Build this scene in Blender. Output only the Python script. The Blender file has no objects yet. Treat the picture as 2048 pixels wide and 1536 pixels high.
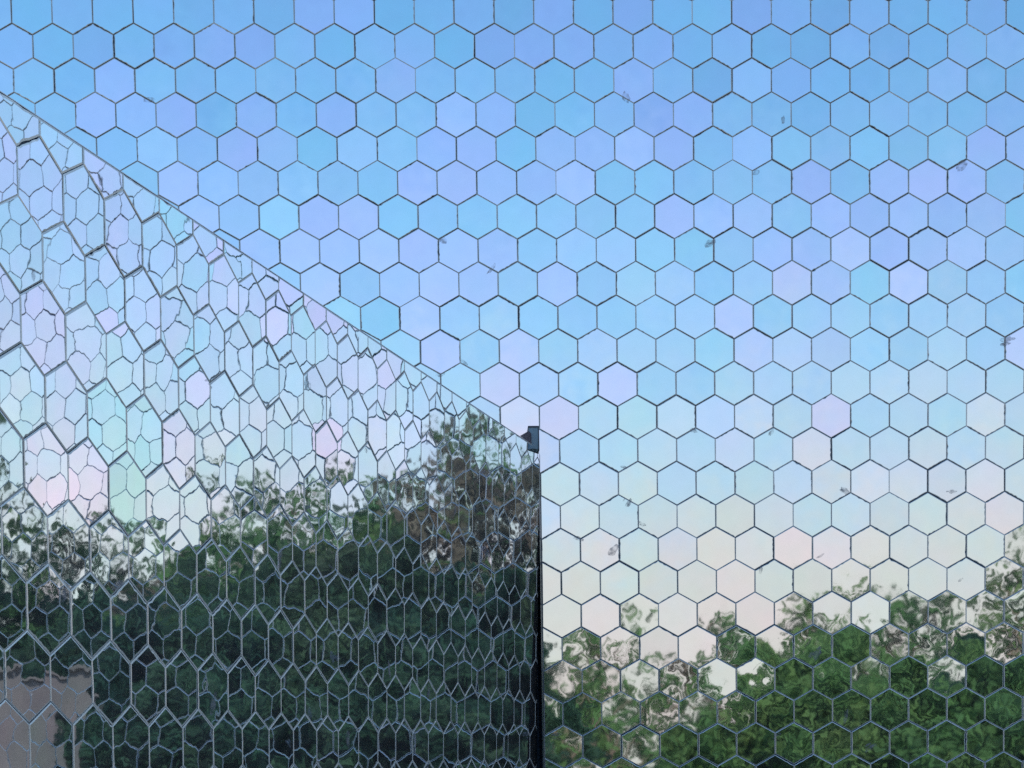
import bpy, math, random
import numpy as np
from mathutils import Vector, Matrix
R = math.radians
SC = bpy.context.scene
COL = SC.collection

# ---------------------------------------------------------------- camera
cam_d = bpy.data.cameras.new('camera'); cam = bpy.data.objects.new('camera', cam_d); COL.objects.link(cam)
SC.camera = cam
F_PX, CX, CY = 3317.317, 1045.07, 1819.72          # of a 2048 x 1536 frame
cam_d.sensor_width = 36.0; cam_d.lens = 36.0*F_PX/2048
cam_d.shift_x = (1024-CX)/2048; cam_d.shift_y = (CY-768)/2048
cam_d.clip_start = 0.05; cam_d.clip_end = 3000
ax = Vector((0.9992816720, -0.0347398211, -0.0151421541))
ay = Vector((-0.0173302107, -0.0635730450, -0.9978267043))
az = Vector((0.0337016884, 0.9973723541, -0.0641294272))
m = Matrix.Identity(4)
for i in range(3):
    m[i][0] = ax[i]; m[i][1] = -ay[i]; m[i][2] = -az[i]
m.translation = Vector((2.1843974, -8.6005032, 1.6))
cam.matrix_world = m

# ---------------------------------------------------------------- sky, sun, exposure
SUN_EL, SUN_AZ = 34.0, 16.0                        # azimuth from +Y towards +X
w = bpy.data.worlds.new('World'); SC.world = w; w.use_nodes = True
nt = w.node_tree; nt.nodes.clear()
sky = nt.nodes.new('ShaderNodeTexSky'); sky.sky_type = 'NISHITA'; sky.sun_disc = False
sky.sun_elevation = R(SUN_EL); sky.sun_rotation = R(SUN_AZ)
sky.air_density = 1.5; sky.dust_density = 3.0; sky.ozone_density = 6.0; sky.altitude = 50
bg = nt.nodes.new('ShaderNodeBackground'); bg.inputs['Strength'].default_value = 0.15
wo = nt.nodes.new('ShaderNodeOutputWorld')
# deep blue overhead, pale haze low down, and an added pale veil brightening the quarter the wing wall looks at
N_, L_ = nt.nodes, nt.links
tone = N_.new('ShaderNodeMix'); tone.data_type = 'RGBA'; tone.blend_type = 'MULTIPLY'; tone.inputs[0].default_value = 1.0
tone.inputs[7].default_value = (.82, .98, 1.04, 1); L_.new(sky.outputs[0], tone.inputs[6])
tcw = N_.new('ShaderNodeTexCoord'); sep = N_.new('ShaderNodeSeparateXYZ'); L_.new(tcw.outputs['Generated'], sep.inputs[0])
ramp = N_.new('ShaderNodeValToRGB'); L_.new(sep.outputs['Z'], ramp.inputs[0])
re_ = ramp.color_ramp.elements
re_[0].position = .10; re_[0].color = (.92,)*3 + (1,); re_[1].position = .40; re_[1].color = (0, 0, 0, 1)
for p_, v_ in ((.14, .80), (.20, .42), (.28, .14)):
    x_ = re_.new(p_); x_.color = (v_, v_, v_, 1)
flat = N_.new('ShaderNodeVectorMath'); flat.operation = 'MULTIPLY'; flat.inputs[1].default_value = (1, 1, 0); L_.new(tcw.outputs['Generated'], flat.inputs[0])
fn = N_.new('ShaderNodeVectorMath'); fn.operation = 'NORMALIZE'; L_.new(flat.outputs[0], fn.inputs[0])
dt = N_.new('ShaderNodeVectorMath'); dt.operation = 'DOT_PRODUCT'; dt.inputs[1].default_value = (.77, -.638, 0); L_.new(fn.outputs[0], dt.inputs[0])
veil = N_.new('ShaderNodeMapRange'); veil.interpolation_type = 'SMOOTHSTEP'
veil.inputs[1].default_value = .86; veil.inputs[2].default_value = .99; veil.inputs[3].default_value = 0; veil.inputs[4].default_value = .38
L_.new(dt.outputs['Value'], veil.inputs[0])
hz = N_.new('ShaderNodeMix'); hz.data_type = 'RGBA'; L_.new(ramp.outputs[0], hz.inputs[0])
vm = N_.new('ShaderNodeMix'); vm.data_type = 'RGBA'; L_.new(veil.outputs[0], vm.inputs[0]); L_.new(tone.outputs[2], vm.inputs[6])
vm.inputs[7].default_value = (3.2, 3.5, 4.5, 1); L_.new(vm.outputs[2], hz.inputs[6])
hz.inputs[7].default_value = (4.15, 3.52, 3.24, 1)
vb = N_.new('ShaderNodeMath'); vb.operation = 'MULTIPLY_ADD'; vb.inputs[1].default_value = .62; vb.inputs[2].default_value = 1.0
L_.new(veil.outputs[0], vb.inputs[0])
sc2 = N_.new('ShaderNodeVectorMath'); sc2.operation = 'SCALE'; L_.new(hz.outputs[2], sc2.inputs[0]); L_.new(vb.outputs[0], sc2.inputs['Scale'])
L_.new(sc2.outputs[0], bg.inputs[0]); L_.new(bg.outputs[0], wo.inputs[0])
sl = bpy.data.lights.new('sun', 'SUN'); sl.energy = 4.6; sl.angle = R(0.5); sl.color = (1.0, 0.86, 0.70)
so = bpy.data.objects.new('sun', sl); COL.objects.link(so)
sd = Vector((math.sin(R(SUN_AZ))*math.cos(R(SUN_EL)), math.cos(R(SUN_AZ))*math.cos(R(SUN_EL)), math.sin(R(SUN_EL))))
so.rotation_euler = sd.to_track_quat('Z', 'Y').to_euler(); so.location = (20, -5, 20)
SC.view_settings.view_transform = 'Standard'; SC.view_settings.look = 'None'
SC.view_settings.gamma = 1.0; SC.view_settings.use_curve_mapping = False
SC.view_settings.exposure = 0.6
SC.cycles.caustics_reflective = False; SC.cycles.caustics_refractive = False
SC.cycles.max_bounces = 10; SC.cycles.glossy_bounces = 8; SC.cycles.diffuse_bounces = 3
SC.cycles.transparent_max_bounces = 12
SC.cycles.use_denoising = False

# ---------------------------------------------------------------- materials
def mat(name):
    M = bpy.data.materials.new(name); M.use_nodes = True
    n = M.node_tree.nodes; l = M.node_tree.links; n.clear()
    o = n.new('ShaderNodeOutputMaterial')
    return M, n, l, o

def noisy(name, c1, c2, scale=6.0, rough=0.8, metal=0.0, detail=4.0, bump=0.0):
    M, n, l, o = mat(name)
    p = n.new('ShaderNodeBsdfPrincipled'); p.inputs['Roughness'].default_value = rough
    p.inputs['Metallic'].default_value = metal
    tc = n.new('ShaderNodeTexCoord'); nz = n.new('ShaderNodeTexNoise')
    nz.inputs['Scale'].default_value = scale; nz.inputs['Detail'].default_value = detail
    cr = n.new('ShaderNodeValToRGB')
    cr.color_ramp.elements[0].position = 0.35; cr.color_ramp.elements[0].color = (*c1, 1)
    cr.color_ramp.elements[1].position = 0.68; cr.color_ramp.elements[1].color = (*c2, 1)
    l.new(tc.outputs['Object'], nz.inputs['Vector']); l.new(nz.outputs['Fac'], cr.inputs[0])
    l.new(cr.outputs[0], p.inputs['Base Color'])
    if bump:
        b = n.new('ShaderNodeBump'); b.inputs['Strength'].default_value = bump; b.inputs['Distance'].default_value = 0.01
        l.new(nz.outputs['Fac'], b.inputs['Height']); l.new(b.outputs[0], p.inputs['Normal'])
    l.new(p.outputs[0], o.inputs[0])
    return M

def ripple(n, l, amp_big, amp_small, amp_fine):
    """A normal slightly disturbed the way rolled mirror glass is: three sizes of very shallow ripple."""
    tc = n.new('ShaderNodeTexCoord'); geo = n.new('ShaderNodeNewGeometry')
    at = n.new('ShaderNodeAttribute'); at.attribute_name = 'tile_wave'
    last = None
    for sc_, amp, stretch in ((8.0, amp_big, (1, 1, 1)), (17.0, amp_small, (1, 1, 1)), (62.0, amp_fine, (1, 1, 1))):
        mp = n.new('ShaderNodeVectorMath'); mp.operation = 'ADD'
        l.new(tc.outputs['Object'], mp.inputs[0]); l.new(at.outputs['Vector'], mp.inputs[1])
        nz = n.new('ShaderNodeTexNoise'); nz.inputs['Scale'].default_value = sc_
        nz.inputs['Detail'].default_value = .6; nz.inputs['Distortion'].default_value = 0.25
        l.new(mp.outputs[0], nz.inputs['Vector'])
        sb = n.new('ShaderNodeVectorMath'); sb.operation = 'SUBTRACT'; sb.inputs[1].default_value = (.5, .5, .5)
        l.new(nz.outputs['Color'], sb.inputs[0])
        ml = n.new('ShaderNodeVectorMath'); ml.operation = 'SCALE'; ml.inputs['Scale'].default_value = amp
        l.new(sb.outputs[0], ml.inputs[0])
        if last is None: last = ml
        else:
            ad = n.new('ShaderNodeVectorMath'); ad.operation = 'ADD'
            l.new(last.outputs[0], ad.inputs[0]); l.new(ml.outputs[0], ad.inputs[1]); last = ad
    k = n.new('ShaderNodeVectorMath'); k.operation = 'SCALE'
    l.new(last.outputs[0], k.inputs[0]); l.new(at.outputs['Alpha'], k.inputs['Scale'])
    ad = n.new('ShaderNodeVectorMath'); ad.operation = 'ADD'
    l.new(geo.outputs['Normal'], ad.inputs[0]); l.new(k.outputs[0], ad.inputs[1])
    nm = n.new('ShaderNodeVectorMath'); nm.operation = 'NORMALIZE'; l.new(ad.outputs[0], nm.inputs[0])
    return nm.outputs[0], tc

def mirror_material(name, amps, rough):
    M, n, l, o = mat(name)
    nrm, tc = ripple(n, l, *amps)
    tint = n.new('ShaderNodeAttribute'); tint.attribute_name = 'tile_tint'
    # the coating is not perfectly even inside one tile either
    nz = n.new('ShaderNodeTexNoise'); nz.inputs['Scale'].default_value = 5.0; nz.inputs['Detail'].default_value = 1.0
    l.new(tc.outputs['Object'], nz.inputs['Vector'])
    cr = n.new('ShaderNodeValToRGB')
    cr.color_ramp.elements[0].position = .3; cr.color_ramp.elements[0].color = (.955, 1, .98, 1)
    cr.color_ramp.elements[1].position = .7; cr.color_ramp.elements[1].color = (1, .975, 1, 1)
    l.new(nz.outputs['Fac'], cr.inputs[0])
    mx = n.new('ShaderNodeMix'); mx.data_type = 'RGBA'; mx.blend_type = 'MULTIPLY'; mx.inputs[0].default_value = 1.0
    l.new(tint.outputs['Color'], mx.inputs[6]); l.new(cr.outputs[0], mx.inputs[7])
    g = n.new('ShaderNodeBsdfGlossy'); g.inputs['Roughness'].default_value = rough
    l.new(mx.outputs[2], g.inputs['Color']); l.new(nrm, g.inputs['Normal'])
    d = n.new('ShaderNodeBsdfDiffuse'); d.inputs['Color'].default_value = (.50, .50, .48, 1)   # thin dust film, also adds haze to lift the dark reflections
    dn = n.new('ShaderNodeTexNoise'); dn.inputs['Scale'].default_value = 14; dn.inputs['Detail'].default_value = 6
    l.new(tc.outputs['Object'], dn.inputs['Vector'])
    mr = n.new('ShaderNodeMapRange'); mr.inputs[1].default_value = .3; mr.inputs[2].default_value = .8
    mr.inputs[3].default_value = .022; mr.inputs[4].default_value = .075
    l.new(dn.outputs['Fac'], mr.inputs[0])
    ms = n.new('ShaderNodeMixShader'); l.new(mr.outputs[0], ms.inputs[0]); l.new(g.outputs[0], ms.inputs[1]); l.new(d.outputs[0], ms.inputs[2])
    l.new(ms.outputs[0], o.inputs[0])
    return M

def edge_material():
    M, n, l, o = mat('ground_glass_edge')
    g = n.new('ShaderNodeBsdfGlossy'); g.inputs['Color'].default_value = (.80, .85, .86, 1); g.inputs['Roughness'].default_value = .22
    d = n.new('ShaderNodeBsdfDiffuse'); d.inputs['Color'].default_value = (.58, .62, .61, 1)
    ms = n.new('ShaderNodeMixShader'); ms.inputs[0].default_value = .72
    l.new(g.outputs[0], ms.inputs[1]); l.new(d.outputs[0], ms.inputs[2]); l.new(ms.outputs[0], o.inputs[0])
    return M

M_MIRROR = mirror_material('mirror_glass', (.0110, .0115, .0016), .022)
M_MIRROR_WING = mirror_material('mirror_glass_wing', (.0065, .0032, .0010), .010)
M_EDGE = edge_material()
M_GROUT = noisy('blue_grey_grout', (.020, .040, .070), (.060, .085, .115), 40, .9)
M_CORE = noisy('concrete', (.22, .22, .21), (.34, .34, .33), 5, .9, bump=.3)
M_COPING = noisy('coping_metal', (.62, .66, .70), (.74, .77, .80), 8, .4, .3)
M_POST = noisy('dark_corner_metal', (.030, .042, .062), (.055, .068, .095), 9, .4, .3)
M_CAP = noisy('grey_cap_metal', (.19, .29, .35), (.23, .33, .39), 14, .5, .3)
M_CAPDARK = noisy('brown_cap_metal', (.09, .075, .095), (.14, .12, .14), 14, .6)
M_BARK = noisy('bark', (.06, .045, .035), (.14, .11, .085), 8, .9, bump=.6)
M_GRASS = noisy('grass_ground', (.03, .05, .018), (.075, .10, .04), .6, .95, detail=8)
M_PAVE = noisy('gravel_paving', (.16, .15, .14), (.28, .27, .25), 12, .9, detail=8)
M_PLASTER = noisy('grey_pink_plaster', (.12, .10, .10), (.18, .145, .14), 1.6, .9)
M_ROOF = noisy('roof_slate', (.08, .08, .09), (.14, .14, .15), 3, .8)
M_WOOD = noisy('dark_door_wood', (.05, .035, .03), (.09, .06, .05), 5, .7)
M_PANE = noisy('window_pane', (.04, .05, .06), (.06, .07, .08), 2, .12)

def smear_material():
    M, n, l, o = mat('dried_sealant')
    d = n.new('ShaderNodeBsdfDiffuse')
    tc = n.new('ShaderNodeTexCoord'); nz = n.new('ShaderNodeTexNoise')
    nz.inputs['Scale'].default_value = 45; nz.inputs['Detail'].default_value = 2
    l.new(tc.outputs['Object'], nz.inputs['Vector'])
    d.inputs['Color'].default_value = (.42, .42, .46, 1)
    t = n.new('ShaderNodeBsdfTransparent')
    mr = n.new('ShaderNodeMapRange'); mr.inputs[1].default_value = .38; mr.inputs[2].default_value = .62
    mr.inputs[3].default_value = .08; mr.inputs[4].default_value = .42
    l.new(nz.outputs['Fac'], mr.inputs[0])
    ms = n.new('ShaderNodeMixShader'); l.new(mr.outputs[0], ms.inputs[0]); l.new(t.outputs[0], ms.inputs[1]); l.new(d.outputs[0], ms.inputs[2])
    l.new(ms.outputs[0], o.inputs[0])
    return M
M_SMEAR = smear_material()

def leaf_material(name, c1, c2, c3):
    M, n, l, o = mat(name)
    tc = n.new('ShaderNodeTexCoord'); nz = n.new('ShaderNodeTexNoise')
    nz.inputs['Scale'].default_value = .9; nz.inputs['Detail'].default_value = 5; nz.inputs['Roughness'].default_value = .7
    l.new(tc.outputs['Object'], nz.inputs['Vector'])
    oi = n.new('ShaderNodeObjectInfo')
    ad = n.new('ShaderNodeMath'); ad.operation = 'MULTIPLY_ADD'; ad.inputs[1].default_value = .42
    l.new(oi.outputs['Random'], ad.inputs[0]); l.new(nz.outputs['Fac'], ad.inputs[2])
    cr = n.new('ShaderNodeValToRGB'); e = cr.color_ramp.elements
    e[0].position = .46; e[0].color = (*c1, 1); e[1].position = .92; e[1].color = (*c3, 1)
    x = e.new(.68); x.color = (*c2, 1)
    l.new(ad.outputs[0], cr.inputs[0])
    d = n.new('ShaderNodeBsdfDiffuse'); t = n.new('ShaderNodeBsdfTranslucent')
    l.new(cr.outputs[0], d.inputs[0]); l.new(cr.outputs[0], t.inputs[0])
    ms = n.new('ShaderNodeMixShader'); ms.inputs[0].default_value = .45
    l.new(d.outputs[0], ms.inputs[1]); l.new(t.outputs[0], ms.inputs[2]); l.new(ms.outputs[0], o.inputs[0])
    return M
M_LEAF = leaf_material('green_leaves', (.048, .100, .046), (.070, .140, .054), (.105, .155, .060))
M_LEAFD = leaf_material('dark_leaves', (.021, .050, .042), (.032, .068, .044), (.056, .088, .050))
M_RUSSET = leaf_material('russet_leaves', (.075, .066, .060), (.11, .086, .075), (.15, .12, .095))

# ---------------------------------------------------------------- object helpers
def mesh_obj(name, verts, faces, mats, parent=None, loc=(0, 0, 0), midx=None):
    me = bpy.data.meshes.new(name); me.from_pydata([tuple(v) for v in verts], [], faces)
    for M in (mats if isinstance(mats, (list, tuple)) else [mats]): me.materials.append(M)
    if midx is not None: me.polygons.foreach_set('material_index', midx)
    me.update()
    o = bpy.data.objects.new(name, me); COL.objects.link(o)
    if parent: o.parent = parent
    else: o.location = loc
    return o

def thing(name, label, cat, loc, group=None):
    o = bpy.data.objects.new(name, None); COL.objects.link(o); o.location = loc; o.empty_display_size = .2
    o['label'] = label; o['category'] = cat
    if group: o['group'] = group
    return o

def box(c0, c1):
    (x0, y0, z0), (x1, y1, z1) = c0, c1
    v = [(x0,y0,z0),(x1,y0,z0),(x1,y1,z0),(x0,y1,z0),(x0,y0,z1),(x1,y0,z1),(x1,y1,z1),(x0,y1,z1)]
    f = [(0,3,2,1),(4,5,6,7),(0,1,5,4),(1,2,6,5),(2,3,7,6),(3,0,4,7)]
    return v, f

def frame_box(O, U, V, N, u0, u1, v0, v1, n0, n1):
    """box in a wall's own frame; V need not be vertical"""
    v, f = box((u0, v0, n0), (u1, v1, n1))
    v = [O + U*a + V*b + N*c for a, b, c in v]
    return v, f

# ---------------------------------------------------------------- mirror tiles
P = 0.2; ASP = 0.9656; E = P/math.sqrt(3)
ROW = P*math.sqrt(3)/2*ASP
rnd = random.Random(11)
PURPLE = {(-1,7),(-1,8),(-1,13),(-1,15),(-1,18),(0,5),(0,6),(0,12),(0,13),(0,14),(0,16),(1,2),(1,9),(1,15),(2,2),(2,4),(2,6),(2,8),(2,11),(2,12),(2,16),(2,17),(3,5),(3,10),(3,11),(3,13),(3,14),(3,15),(3,16),(3,24),(3,25),(4,4),(4,10),(4,11),(4,12),(4,13),(4,14),(4,20),(4,22),(4,23),(4,24),(5,4),(5,7),(5,8),(5,16),(5,17),(5,18),(5,20),(5,21),(5,22),(5,23),(5,24),(6,6),(6,7),(6,8),(6,9),(6,10),(6,11),(6,12),(6,19),(6,20),(6,21),(6,22),(6,23),(6,24),(7,7),(7,9),(7,10),(7,11),(7,13),(7,19),(7,20),(7,22),(8,10),(8,18),(9,10),(9,12),(9,25),(10,12),(10,15),(11,12),(11,13),(11,20),(12,13),(12,18),(12,20),(13,19),(13,21),(13,23),(15,14),(15,16),(16,18),(17,14),(18,15),(18,17),(19,13)}
CYAN = {(0,1),(1,13),(2,13),(2,14),(3,7),(3,12),(4,15),(4,16),(5,6),(5,9),(5,11),(6,16),(6,17),(7,21),(7,25),(8,8),(8,9),(9,17),(11,15),(12,15),(13,13),(13,15),(13,18),(14,23),(15,15)}
SKYT = {(16,23),(16,24),(17,21),(18,16),(18,17)}
TREET = {(16,21),(16,22),(16,25),(17,19),(17,22),(17,23),(18,14)}
LCYAN = {(2,1),(2,2),(3,1),(-2,5),(-2,3)}
LPURPLE = {(-1,-2),(-1,-1),(3,-1),(3,0),(1,-2),(-2,1),(1,-1),(2,3)}

def tint_of(key, purples, cyans):
    v = rnd.gauss(0, .022)
    if key in purples: t = rnd.uniform(.75, 1.15)*(.45 if key[0] >= 13 and purples is PURPLE else 1)
    elif key in cyans: t = rnd.uniform(-1.0, -.6)
    else: t = rnd.gauss(-.05, .28) if purples is PURPLE else rnd.gauss(.12, .26)
    if purples is PURPLE and key[0] >= 12: t *= .6
    elif purples is LPURPLE: t *= 1.7 if key in cyans else .62
    base = np.array((.775, .885, .91))
    pur = np.array((.965, .85, .965)); cy = np.array((.70, .90, .90))
    c = base + (pur-base)*max(t, 0) + (cy-base)*max(-t, 0)
    return np.clip(c*(1+v), .05, 1.0)

def clip(poly, nx, ny, d):
    out = []
    for i in range(len(poly)):
        a, b = poly[i], poly[(i+1) % len(poly)]
        sa = nx*a[0]+ny*a[1]-d; sb = nx*b[0]+ny*b[1]-d
        if sa <= 0: out.append(a)
        if (sa < 0 < sb) or (sb < 0 < sa):
            t = sa/(sa-sb); out.append((a[0]+(b[0]-a[0])*t, a[1]+(b[1]-a[1])*t))
    return out

def hexagon(cx, cy, inset, rot):
    k = 1 - inset/(P/2)
    pts = []
    for j in range(6):
        a = math.pi/2 + j*math.pi/3
        x, y = E*k*math.cos(a), E*k*ASP*math.sin(a)
        pts.append((cx + x*math.cos(rot)-y*math.sin(rot), cy + x*math.sin(rot)+y*math.cos(rot)))
    return pts

def build_tiles(name, tiles, U, V, N, parent, glass, joint=(1.0, .85)):
    """tiles: (key, cx, cy, clips, tint, tilt_u, tilt_v, wave)"""
    verts, faces, mi, tints, waves = [], [], [], [], []
    U = np.array(U); V = np.array(V); N = np.array(N)
    for key, cx, cy, clips, tint, tu, tv, wave in tiles:
        gap = joint[0]*min(.0024, .00085*math.exp(rnd.gauss(0, .50))); ch = joint[1]*rnd.uniform(.0028, .0046)
        rot = rnd.gauss(0, .004)
        jx, jy = rnd.gauss(0, .0007), rnd.gauss(0, .0007)
        rings = []
        for inset in (gap, gap+ch):
            pl = hexagon(cx+jx, cy+jy, inset, rot)
            for nx, ny, d in clips: pl = clip(pl, nx, ny, d-inset)
            rings.append(pl)
        if len(rings[0]) < 3 or len(rings[1]) < 3: continue
        if len(rings[0]) != len(rings[1]):
            rings[0] = list(rings[1])
        outer, inner = [], []
        n = len(rings[0])
        for i in range(n):
            rag = rnd.random() < .22
            a0, a1 = rings[0][i], rings[0][(i+1) % n]; b0, b1 = rings[1][i], rings[1][(i+1) % n]
            L = math.hypot(a1[0]-a0[0], a1[1]-a0[1])
            if L < .02: ns = 1
            else: ns = 9 if rag else 2
            dx, dy = (-(a1[1]-a0[1])/max(L, 1e-6), (a1[0]-a0[0])/max(L, 1e-6))
            for s in range(ns):
                t = s/ns; j = 0
                if s: j = abs(rnd.gauss(0, .0013)) if rag else rnd.uniform(0, .0003)
                outer.append((a0[0]+(a1[0]-a0[0])*t + dx*j, a0[1]+(a1[1]-a0[1])*t + dy*j))
                inner.append((b0[0]+(b1[0]-b0[0])*t + dx*j*1.2, b0[1]+(b1[1]-b0[1])*t + dy*j*1.2))
        k = len(outer); base = len(verts)
        def put(ring, depth):
            for x, y in ring:
                h = depth + (x-cx)*tu + (y-cy)*tv
                verts.append(tuple(U*x + V*y + N*h))
        put(inner, 0.0); put(outer, -.0009); put(outer, -.0032)
        # inner ring is doubled so that the face stays flat-shaded and the ripple attribute clean
        faces.append(tuple(range(base, base+k))); mi.append(0)
        for i in range(k):
            j = (i+1) % k
            faces.append((base+i, base+k+i, base+k+j, base+j)); mi.append(1)
            faces.append((base+k+i, base+2*k+i, base+2*k+j, base+k+j)); mi.append(1)
        tints += [(*tint, 1.0)]*(3*k)
        off = (rnd.uniform(-9, 9), rnd.uniform(-9, 9), rnd.uniform(-9, 9))
        waves += [(*off, wave)]*(3*k)
    o = mesh_obj(name, verts, faces, [glass, M_EDGE], parent, midx=mi)
    me = o.data
    for nm, data in (('tile_tint', tints), ('tile_wave', waves)):
        a = me.attributes.new(nm, 'FLOAT_COLOR', 'POINT')
        a.data.foreach_set('color', np.array(data, dtype=np.float32).ravel())
    return o

def tilt_pair(s=.0060):
    return rnd.gauss(0, s), rnd.gauss(0, s)

# ---- main wall: plane y = 0, facing -Y
Z0 = 5.51239854                                     # height of lattice row 0
main = thing('mirror_wall', 'tall flat wall of pale blue hexagonal mirror tiles reflecting open sky and green trees, filling the right side and top', 'wall', (0, 0, 0))
CORNER_X, WING_TOP = 2.600, 3.362
tiles = []
TOPZ = 6.95
for r in range(-9, 33):
    zc = Z0 - (r*ROW + E*ASP)
    if zc < -.1: continue
    for c in range(-9, 47):
        xc = (c + (.5 if r % 2 else 0))*P
        clips = []
        if zc + E > TOPZ: clips.append((0, 1, TOPZ))
        if zc - E < .05: clips.append((0, -1, -.05))
        if zc < WING_TOP + .02:
            if 2.45 < xc < 2.72: clips.append((-1, 0, -CORNER_X))
            elif 2.2 < xc <= 2.45: clips.append((1, 0, 2.30))
        key = (r, c)
        tu, tv = tilt_pair()
        if r >= 15: tv = rnd.gauss(0, .0072)           # the lower rows were bedded less evenly
        # tv > 0 leans the tile's face down, tv < 0 up
        if key in SKYT: tu, tv = tu*.5, -.0075
        elif key in TREET: tu, tv = tu*.5, .0065
        wave = min(2.2, math.exp(rnd.gauss(-.12, .50)))
        tiles.append((key, xc, zc, clips, tint_of(key, PURPLE, CYAN), tu, tv, wave))
build_tiles('tile_facing', tiles, (1, 0, 0), (0, 0, 1), (0, -1, 0), main, M_MIRROR)
v, f = box((-1.85, .0029, .0), (9.45, .40, TOPZ)); mesh_obj('wall_core', v, f, M_GROUT, main)
v, f = box((-1.90, -.03, TOPZ+.002), (9.50, .44, TOPZ+.05)); mesh_obj('coping', v, f, M_COPING, main)

def smears(name, spots, U, V, N, parent, seed):
    q = random.Random(seed); U = Vector(U); V = Vector(V); N = Vector(N)
    verts, faces = [], []
    for (x, y) in spots:
        a = q.uniform(0, math.pi); L = q.uniform(.018, .042); W = L*q.uniform(.3, .6)
        for blob in range(q.choice((1, 1, 2, 3))):
            ox, oy = x + q.gauss(0, .012)*(blob > 0), y + q.gauss(0, .012)*(blob > 0)
            k = 16; b = len(verts); s = 1 if blob == 0 else q.uniform(.3, .7)
            verts.append(U*ox + V*oy + N*(.0012+.0002*blob))
            for i in range(k):
                t = i/k*2*math.pi; rr = q.uniform(.72, 1.15)*s
                px, py = L*rr*math.cos(t), W*rr*math.sin(t)
                verts.append(U*(ox + px*math.cos(a)-py*math.sin(a)) + V*(oy + px*math.sin(a)+py*math.cos(a)) + N*.0004)
            for i in range(k): faces.append((b, b+1+i, b+1+(i+1) % k))
    return mesh_obj(name, verts, faces, M_SMEAR, parent)
smears('sealant_smears', [(3.06,5.15),(3.86,5.04),(2.37,4.31),(3.72,4.78),(3.03,3.31),(3.05,3.13),(3.12,3.02),(4.17,3.18),(4.73,3.17),(3.79,3.48),(3.39,3.49),(2.79,2.95),(4.04,2.85),(3.73,2.78),(5.01,3.94),(3.48,4.43),(2.12,4.45),(4.77,4.81),(0.67,5.14),(2.22,3.84),(2.10,3.79),(2.97,2.89),(4.77,2.72),(2.66,1.95),(4.02,2.35),(4.17,2.02),(3.81,1.93),(4.30,1.86)],
       (1, 0, 0), (0, 0, 1), (0, -1, 0), main, 5)

# ---- wing wall: projects from the main wall towards the viewer
OL = Vector((1.1947684, -4.4905040, 2.9820563)); UL = Vector((.3001918, .9463023, .0282274))
VL = Vector((.0221960, -.0368427, .9990745)); NLv = Vector((.9464665, -.2992875, -.0320640))
wing = thing('mirror_wing_wall', 'lower mirror-tiled wing wall on the left with sloping-looking top edge, its tiles double-reflecting hexagons and dark trees', 'wall', tuple(OL))
TOPB = 1.325*P; ENDU = 23.2*P; NEARU = -11*P; BOTB = -3.02
tiles = []
for r in range(-3, 19):
    bc = -(r*ROW + E/2*ASP)
    for c in range(-12, 25):
        ac = (c + .5 + (.5 if r % 2 else 0))*P
        if ac < NEARU - .1 or ac > ENDU + .1: continue
        clips = []
        if bc + E > TOPB: clips.append((0, 1, TOPB))
        if bc - E < BOTB: clips.append((0, -1, -BOTB))
        if ac > ENDU - .12: clips.append((1, 0, ENDU))
        if ac < NEARU + .12: clips.append((-1, 0, -NEARU))
        tu, tv = tilt_pair(.0032)
        tiles.append(((r, c), ac, bc, clips, tint_of((r, c), LPURPLE, LCYAN)*np.array((1.06, 1.05, 1.09)), tu, tv, max(.5, rnd.gauss(.95, .40))))
build_tiles('tile_facing', tiles, UL, VL, NLv, wing, M_MIRROR_WING, (.72, 1.18))
v, f = frame_box(Vector((0, 0, 0)), UL, VL, NLv, NEARU, ENDU, BOTB, TOPB-.001, -.30, -.0029); mesh_obj('wall_core', v, f, M_GROUT, wing)
v, f = frame_box(Vector((0, 0, 0)), UL, VL, NLv, NEARU, ENDU-.02, TOPB+.0005, TOPB+.0025, -.31, -.0005); mesh_obj('top_trim', v, f, M_COPING, wing)
smears('sealant_smears', [(0.07,-0.85),(3.24,-0.22),(2.43,-0.93),(3.38,-0.33),(3.14,-0.32),(-0.04,-0.11),(1.99,-1.20),(0.34,-0.80),(.9,-1.1),(1.4,-.62),(2.9,-1.0)],
       UL, VL, NLv, wing, 8)

# ---- dark post in the inner corner with its metal cap
post = thing('corner_post', 'narrow dark metal corner post between the two mirror walls, capped by a grey box', 'post', (2.58, -.02, 0))
tri = [(.0075,-.079), (.0195,.0165), (-.005,.0165)]
v = [(a, b, z) for z in (0, 3.375) for a, b in tri]
mesh_obj('post_shaft', v, [(0,2,1),(3,4,5),(0,1,4,3),(1,2,5,4),(2,0,3,5)], M_POST, post)
prof = [(2.531,3.465),(2.531,3.369),(2.554,3.358),(2.584,3.353),(2.584,3.465)]
v = [(a-2.58, b+.02, c) for b in (-.24, -.004) for a, c in prof]
cap = mesh_obj('post_cap', v, [(0,1,2,3,4),(9,8,7,6,5)] + [(i, i+5, (i+1) % 5+5, (i+1) % 5) for i in range(5)], M_CAP, post)
rv, rf = [], []
for c0, c1 in (((-.050,-.2235,3.4605),(.0005,.018,3.4675)), ((.0005,-.2235,3.352),(.0055,.018,3.4675)), ((-.0505,-.2225,3.370),(-.0485,-.10,3.4604))):
    a, b = box(c0, c1); rf += [tuple(k+len(rv) for k in q_) for q_ in b]; rv += a
mesh_obj('cap_rim', rv, rf, M_POST, cap)
v = [(2.482,-.448,3.374),(2.530,-.290,3.378),(2.530,-.290,3.432),(2.500,-.395,3.374),(2.547,-.239,3.378),(2.547,-.239,3.432)]
v = [(a-2.58, b+.02, c) for a, b, c in v]
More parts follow.
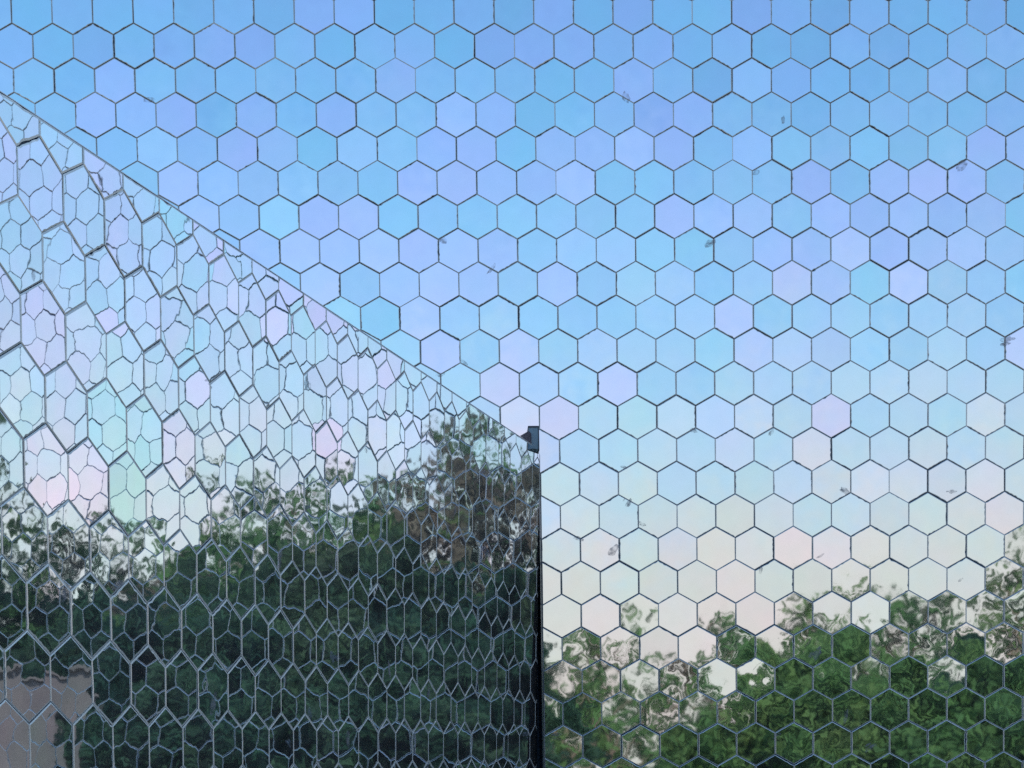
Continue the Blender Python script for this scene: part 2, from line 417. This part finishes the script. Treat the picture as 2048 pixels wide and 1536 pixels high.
mesh_obj('cap_wedge', v, [(0,1,2),(3,5,4),(0,3,4,1),(1,4,5,2),(2,5,3,0)], M_CAPDARK, post)

# ---------------------------------------------------------------- ground
def sheet(name, x0, x1, y0, y1, z, M, n=2):
    vs, fs = [], []
    for i in range(n+1):
        for j in range(n+1): vs.append((x0+(x1-x0)*i/n, y0+(y1-y0)*j/n, z))
    for i in range(n):
        for j in range(n): a = i*(n+1)+j; fs.append((a, a+n+1, a+n+2, a+1))
    o = mesh_obj(name, vs, fs, M); o['kind'] = 'structure'; return o
sheet('ground', -1200, 1200, -1200, 1200, -.02, M_GRASS, 8)
sheet('paving', -6, 18, -16, .0, -.012, M_PAVE)

# ---------------------------------------------------------------- trees
def tube(verts, faces, pts, rads, k=6):
    b0 = len(verts)
    for i, (p, r) in enumerate(zip(pts, rads)):
        d = (Vector(pts[min(i+1, len(pts)-1)]) - Vector(pts[max(i-1, 0)])).normalized()
        a = d.cross(Vector((.3, 1, .1))).normalized(); b = d.cross(a)
        for j in range(k):
            t = 2*math.pi*j/k
            verts.append(tuple(Vector(p) + a*(r*math.cos(t)) + b*(r*math.sin(t))))
    for i in range(len(pts)-1):
        for j in range(k):
            a = b0+i*k+j; b = b0+i*k+(j+1) % k
            faces.append((a, b, b+k, a+k))

def leaf_cloud(q, centres, per, size):
    """thousands of small leaf quads gathered round limb ends; numpy for speed"""
    rs = np.random.RandomState(q)
    V = []
    for (cx, cy, cz, r, rz) in centres:
        d = rs.normal(size=(per, 3)); d /= np.linalg.norm(d, axis=1)[:, None]
        rad = rs.uniform(.25, 1.0, size=(per, 1))**.55
        c = np.array((cx, cy, cz)) + d*rad*np.array((r, r, rz)) + rs.normal(size=(per, 3))*r*.08
        a = rs.normal(size=(per, 3)); a /= np.linalg.norm(a, axis=1)[:, None]
        b = np.cross(a, rs.normal(size=(per, 3))); b /= np.linalg.norm(b, axis=1)[:, None]
        s = size*rs.uniform(.6, 1.4, size=(per, 1))
        a *= s; b *= s*.6
        V.append(np.stack([c-a, c-b, c+a, c+b], axis=1).reshape(-1, 3))
    V = np.concatenate(V); n = len(V)//4
    return V, np.arange(n*4).reshape(n, 4)

def tree_proto(seed, h, crown_r, crown_base, nclump, per, leaf, clump_r, leafmat, multi=1):
    q = random.Random(seed)
    tv, tf = [], []; cents = []
    for s in range(multi):
        bx, by = (q.uniform(-.4, .4)*crown_r*.4, q.uniform(-.4, .4)*crown_r*.4) if multi > 1 else (0, 0)
        top = (bx*2.2+q.gauss(0, .2), by*2.2+q.gauss(0, .2), h*.86)
        pts = [(bx, by, -.1), (bx+q.gauss(0, .05), by, h*.3), (bx*1.6+q.gauss(0, .1), by*1.6, h*.6), top]
        r0 = h*.022/math.sqrt(multi)
        tube(tv, tf, pts, [r0*1.3, r0, r0*.6, r0*.15], 8)
        for i in range(nclump//multi):
            t = q.uniform(crown_base, .95); z = h*t
            prof = math.sin(math.pi*min(1, max(.08, (t-crown_base)/(1.06-crown_base)))**.8)
            ang = q.uniform(0, 2*math.pi); rr = crown_r*prof*q.uniform(.35, 1.0)
            c = (bx*1.5+rr*math.cos(ang), by*1.5+rr*math.sin(ang), z)
            st = (bx*1.5, by*1.5, max(h*.12, z-rr*.7))
            mid = tuple((a+b)/2 + q.gauss(0, .1) for a, b in zip(st, c))
            tube(tv, tf, [st, mid, c], [r0*.42, r0*.25, r0*.06], 5)
            cents.append((*c, clump_r*q.uniform(.6, 1.25), clump_r*q.uniform(.45, .9)))
    LV, LF = leaf_cloud(seed, cents, per, leaf)
    tm = bpy.data.meshes.new('trunk'); tm.from_pydata(tv, [], tf); tm.materials.append(M_BARK)
    cm = bpy.data.meshes.new('crown')
    cm.vertices.add(len(LV)); cm.vertices.foreach_set('co', LV.astype(np.float32).ravel())
    nf = len(LF); cm.loops.add(nf*4); cm.loops.foreach_set('vertex_index', LF.astype(np.int32).ravel())
    cm.polygons.add(nf); cm.polygons.foreach_set('loop_start', np.arange(0, nf*4, 4, dtype=np.int32))
    cm.polygons.foreach_set('loop_total', np.full(nf, 4, dtype=np.int32))
    cm.materials.append(leafmat); cm.update(calc_edges=True); cm.validate()
    return tm, cm, h

PROTO = {
    'bush':   tree_proto(3, 4.0, 2.4, .06, 46, 560, .075, .80, M_LEAF, 3),
    'shrub':  tree_proto(4, 4.0, 2.2, .05, 44, 560, .072, .78, M_LEAFD, 3),
    'broad':  tree_proto(5, 8.0, 3.2, .22, 60, 520, .085, .95, M_LEAF),
    'dark':   tree_proto(6, 8.0, 2.9, .12, 64, 520, .080, .95, M_LEAFD),
    'open':   tree_proto(7, 8.0, 3.0, .25, 44, 34, .155, .80, M_LEAF),
    'russet': tree_proto(8, 8.0, 2.8, .20, 40, 30, .14, .80, M_RUSSET),
}
def place_tree(kind, name, label, cat, x, y, h, wide, rot, group):
    tm, cm, h0 = PROTO[kind]
    t = thing(name, label, cat, (x, y, -.02), group)
    k = h/h0
    t.scale = (k*wide, k*wide, k); t.rotation_euler = (0, 0, rot)
    for nm, me in (('trunk', tm), ('crown', cm)):
        o = bpy.data.objects.new(nm, me); COL.objects.link(o); o.parent = t
    return t

V1 = (2.184, 8.60); V2 = (-2.001, 7.277)            # the viewer's places seen in the two mirrors
def polar(v, az_, d): return v[0] + d*math.sin(R(az_)), v[1] - d*math.cos(R(az_))
trees = [
    # kind, origin, azimuth, distance, top elevation (deg), width factor
    # --- opposite the main wall
    ('open',  V1, -12, 60, 5.0, 1.2), ('open', V1, -5, 52, 5.2, 1.2), ('broad', V1, -1, 58, 5.0, 1.2),
    ('dark',  V1, 1.5, 46, 5.6, .7), ('open', V1, 4.6, 44, 5.7, .8), ('open', V1, 7.8, 47, 5.6, .9),
    ('broad', V1, 10.8, 40, 4.4, 1.2), ('open', V1, 12.8, 52, 6.5, .9), ('broad', V1, 13.6, 44, 4.6, 1.3),
    ('dark',  V1, 16.6, 42, 4.7, 1.3), ('open', V1, 15.2, 56, 6.3, .9), ('open', V1, 18.9, 50, 7.4, 1.0),
    ('broad', V1, 19.8, 42, 4.9, 1.3), ('dark', V1, 23.5, 44, 7.0, 1.3), ('open', V1, 27, 48, 8.0, 1.3),
    ('shrub', V1, 9.6, 36, 2.6, 1.1),
    ('bush',  V1, 12.0, 35, 4.4, 1.1), ('bush', V1, 15.0, 34, 4.4, 1.1), ('bush', V1, 18.0, 34, 4.2, 1.1),
    ('bush',  V1, 21.2, 34, 4.6, 1.1), ('shrub', V1, .6, 39, 3.2, 1.2), ('shrub', V1, -3, 38, 3.0, 1.3),
    ('shrub', V1, 2.2, 54, 3.0, 1.3), ('open', V1, 6.2, 60, 4.4, 1.0), ('dark', V1, 3.6, 60, 3.4, .6),
    # --- opposite the wing wall (seen twice mirrored)
    ('russet', V2, 33.4, 46, 10.6, .7), ('dark', V2, 33.0, 43, 6.2, 1.0), ('russet', V2, 35.6, 45, 11.2, .8),
    ('open', V2, 34.6, 50, 11.4, .7), ('dark',  V2, 36.2, 42, 6.9, 1.2), ('open', V2, 38.0, 47, 8.6, .8),
    ('dark', V2, 38.8, 41, 7.0, 1.1), ('open',  V2, 39.6, 49, 9.4, .8), ('dark', V2, 41.4, 43, 6.9, .9),
    ('open', V2, 41.8, 47, 9.0, .9), ('open', V2, 37.2, 50, 9.8, .8), ('dark',  V2, 43.8, 42, 5.5, 1.0),
    ('broad', V2, 46.0, 41, 4.9, 1.1), ('russet', V2, 47.2, 46, 5.6, .8), ('open', V2, 46.6, 50, 7.0, .8),
    ('open', V2, 48.6, 50, 7.8, .8), ('dark',  V2, 48.6, 42, 5.0, 1.1), ('open', V2, 54.3, 47, 11.6, 1.0),
    ('broad', V2, 51.6, 42, 5.5, 1.1), ('dark',  V2, 54.5, 42, 8.0, 1.2), ('russet', V2, 44.6, 47, 6.0, .8),
    ('open', V2, 43.6, 51, 7.2, .8),
    ('shrub', V2, 33.4, 36, 4.4, 1.2), ('shrub', V2, 35.6, 35, 4.4, 1.2), ('shrub', V2, 38.0, 35, 4.2, 1.2),
    ('shrub', V2, 40.4, 35, 4.4, 1.2), ('shrub', V2, 43.0, 34, 4.2, 1.2), ('shrub', V2, 45.4, 34, 4.3, 1.2), ('shrub', V2, 47.2, 37, 4.3, 1.1),
    ('shrub', V2, 34.6, 32, 2.2, 1.3), ('shrub', V2, 37.2, 31, 2.2, 1.3), ('shrub', V2, 39.8, 31, 2.0, 1.3), ('shrub', V2, 42.4, 31, 2.2, 1.3),
    ('shrub', V2, 45.0, 31, 2.2, 1.3),
]
WORDS = {'bush': ('bush', 'light green rounded bush', 'bush', 'bushes'), 'shrub': ('shrub', 'dark green dense shrub', 'shrub', 'shrubs'),
         'broad': ('broadleaf_tree', 'full green broadleaf tree', 'tree', 'green broadleaf trees'), 'dark': ('dark_tree', 'dense dark green tree', 'tree', 'dense dark trees'),
         'open': ('sparse_tree', 'thin-crowned green tree', 'tree', 'thin-crowned trees'), 'russet': ('russet_tree', 'reddish autumn tree', 'tree', 'reddish trees')}
ORD = 'first second third fourth fifth sixth seventh eighth ninth tenth eleventh twelfth thirteenth fourteenth'.split()
q = random.Random(4)
for kind, v_, az_, d, el, wd in trees:
    x, y = polar(v_, az_, d); h = 1.62 + d*math.tan(R(el))
    if kind in ('bush', 'shrub'): wd = wd*1.15*4.0/max(h, 1.5)*.85
    nm, lab, cat, many = WORDS[kind]
    same = sorted([t_[2] for t_ in trees if t_[0] == kind and t_[1] is v_], reverse=(v_ is V2))
    where = 'right-hand mirror wall' if v_ is V1 else 'left wing wall'
    label = '%s, %s from the left of those reflected in the %s' % (lab, ORD[same.index(az_)], where)
    place_tree(kind, nm, label, cat, x, y, h*1.04, wd, q.uniform(0, 6.28), many + ' behind the viewer')

# ---- low plastered shed to the right, reflected in the wing wall's lower left
hx, hy = polar(V2, 47.9, 20)
shed = thing('garden_shed', 'low grey-pink plastered shed reflected in the lower left corner of the wing wall', 'shed', (hx, hy, -.02))
shed.rotation_euler = (0, 0, R(50))
v, f = box((0, -4.5, 0), (4.6, 0, 2.60)); mesh_obj('wall', v, f, M_PLASTER, shed)
v, f = box((-.04, -4.6, 2.602), (4.7, .04, 2.64)); mesh_obj('roof', v, f, M_PLASTER, shed)
v, f = box((4.595, -2.8, .0), (4.64, -1.9, 2.0)); dr = mesh_obj('door', v, f, M_WOOD, shed)
v, f = box((4.641, -2.72, 1.0), (4.68, -2.60, 1.05)); mesh_obj('handle', v, f, M_CAP, dr)
v, f = box((4.597, -1.2, 1.0), (4.64, -.4, 1.8)); mesh_obj('window', v, f, M_PANE, shed)
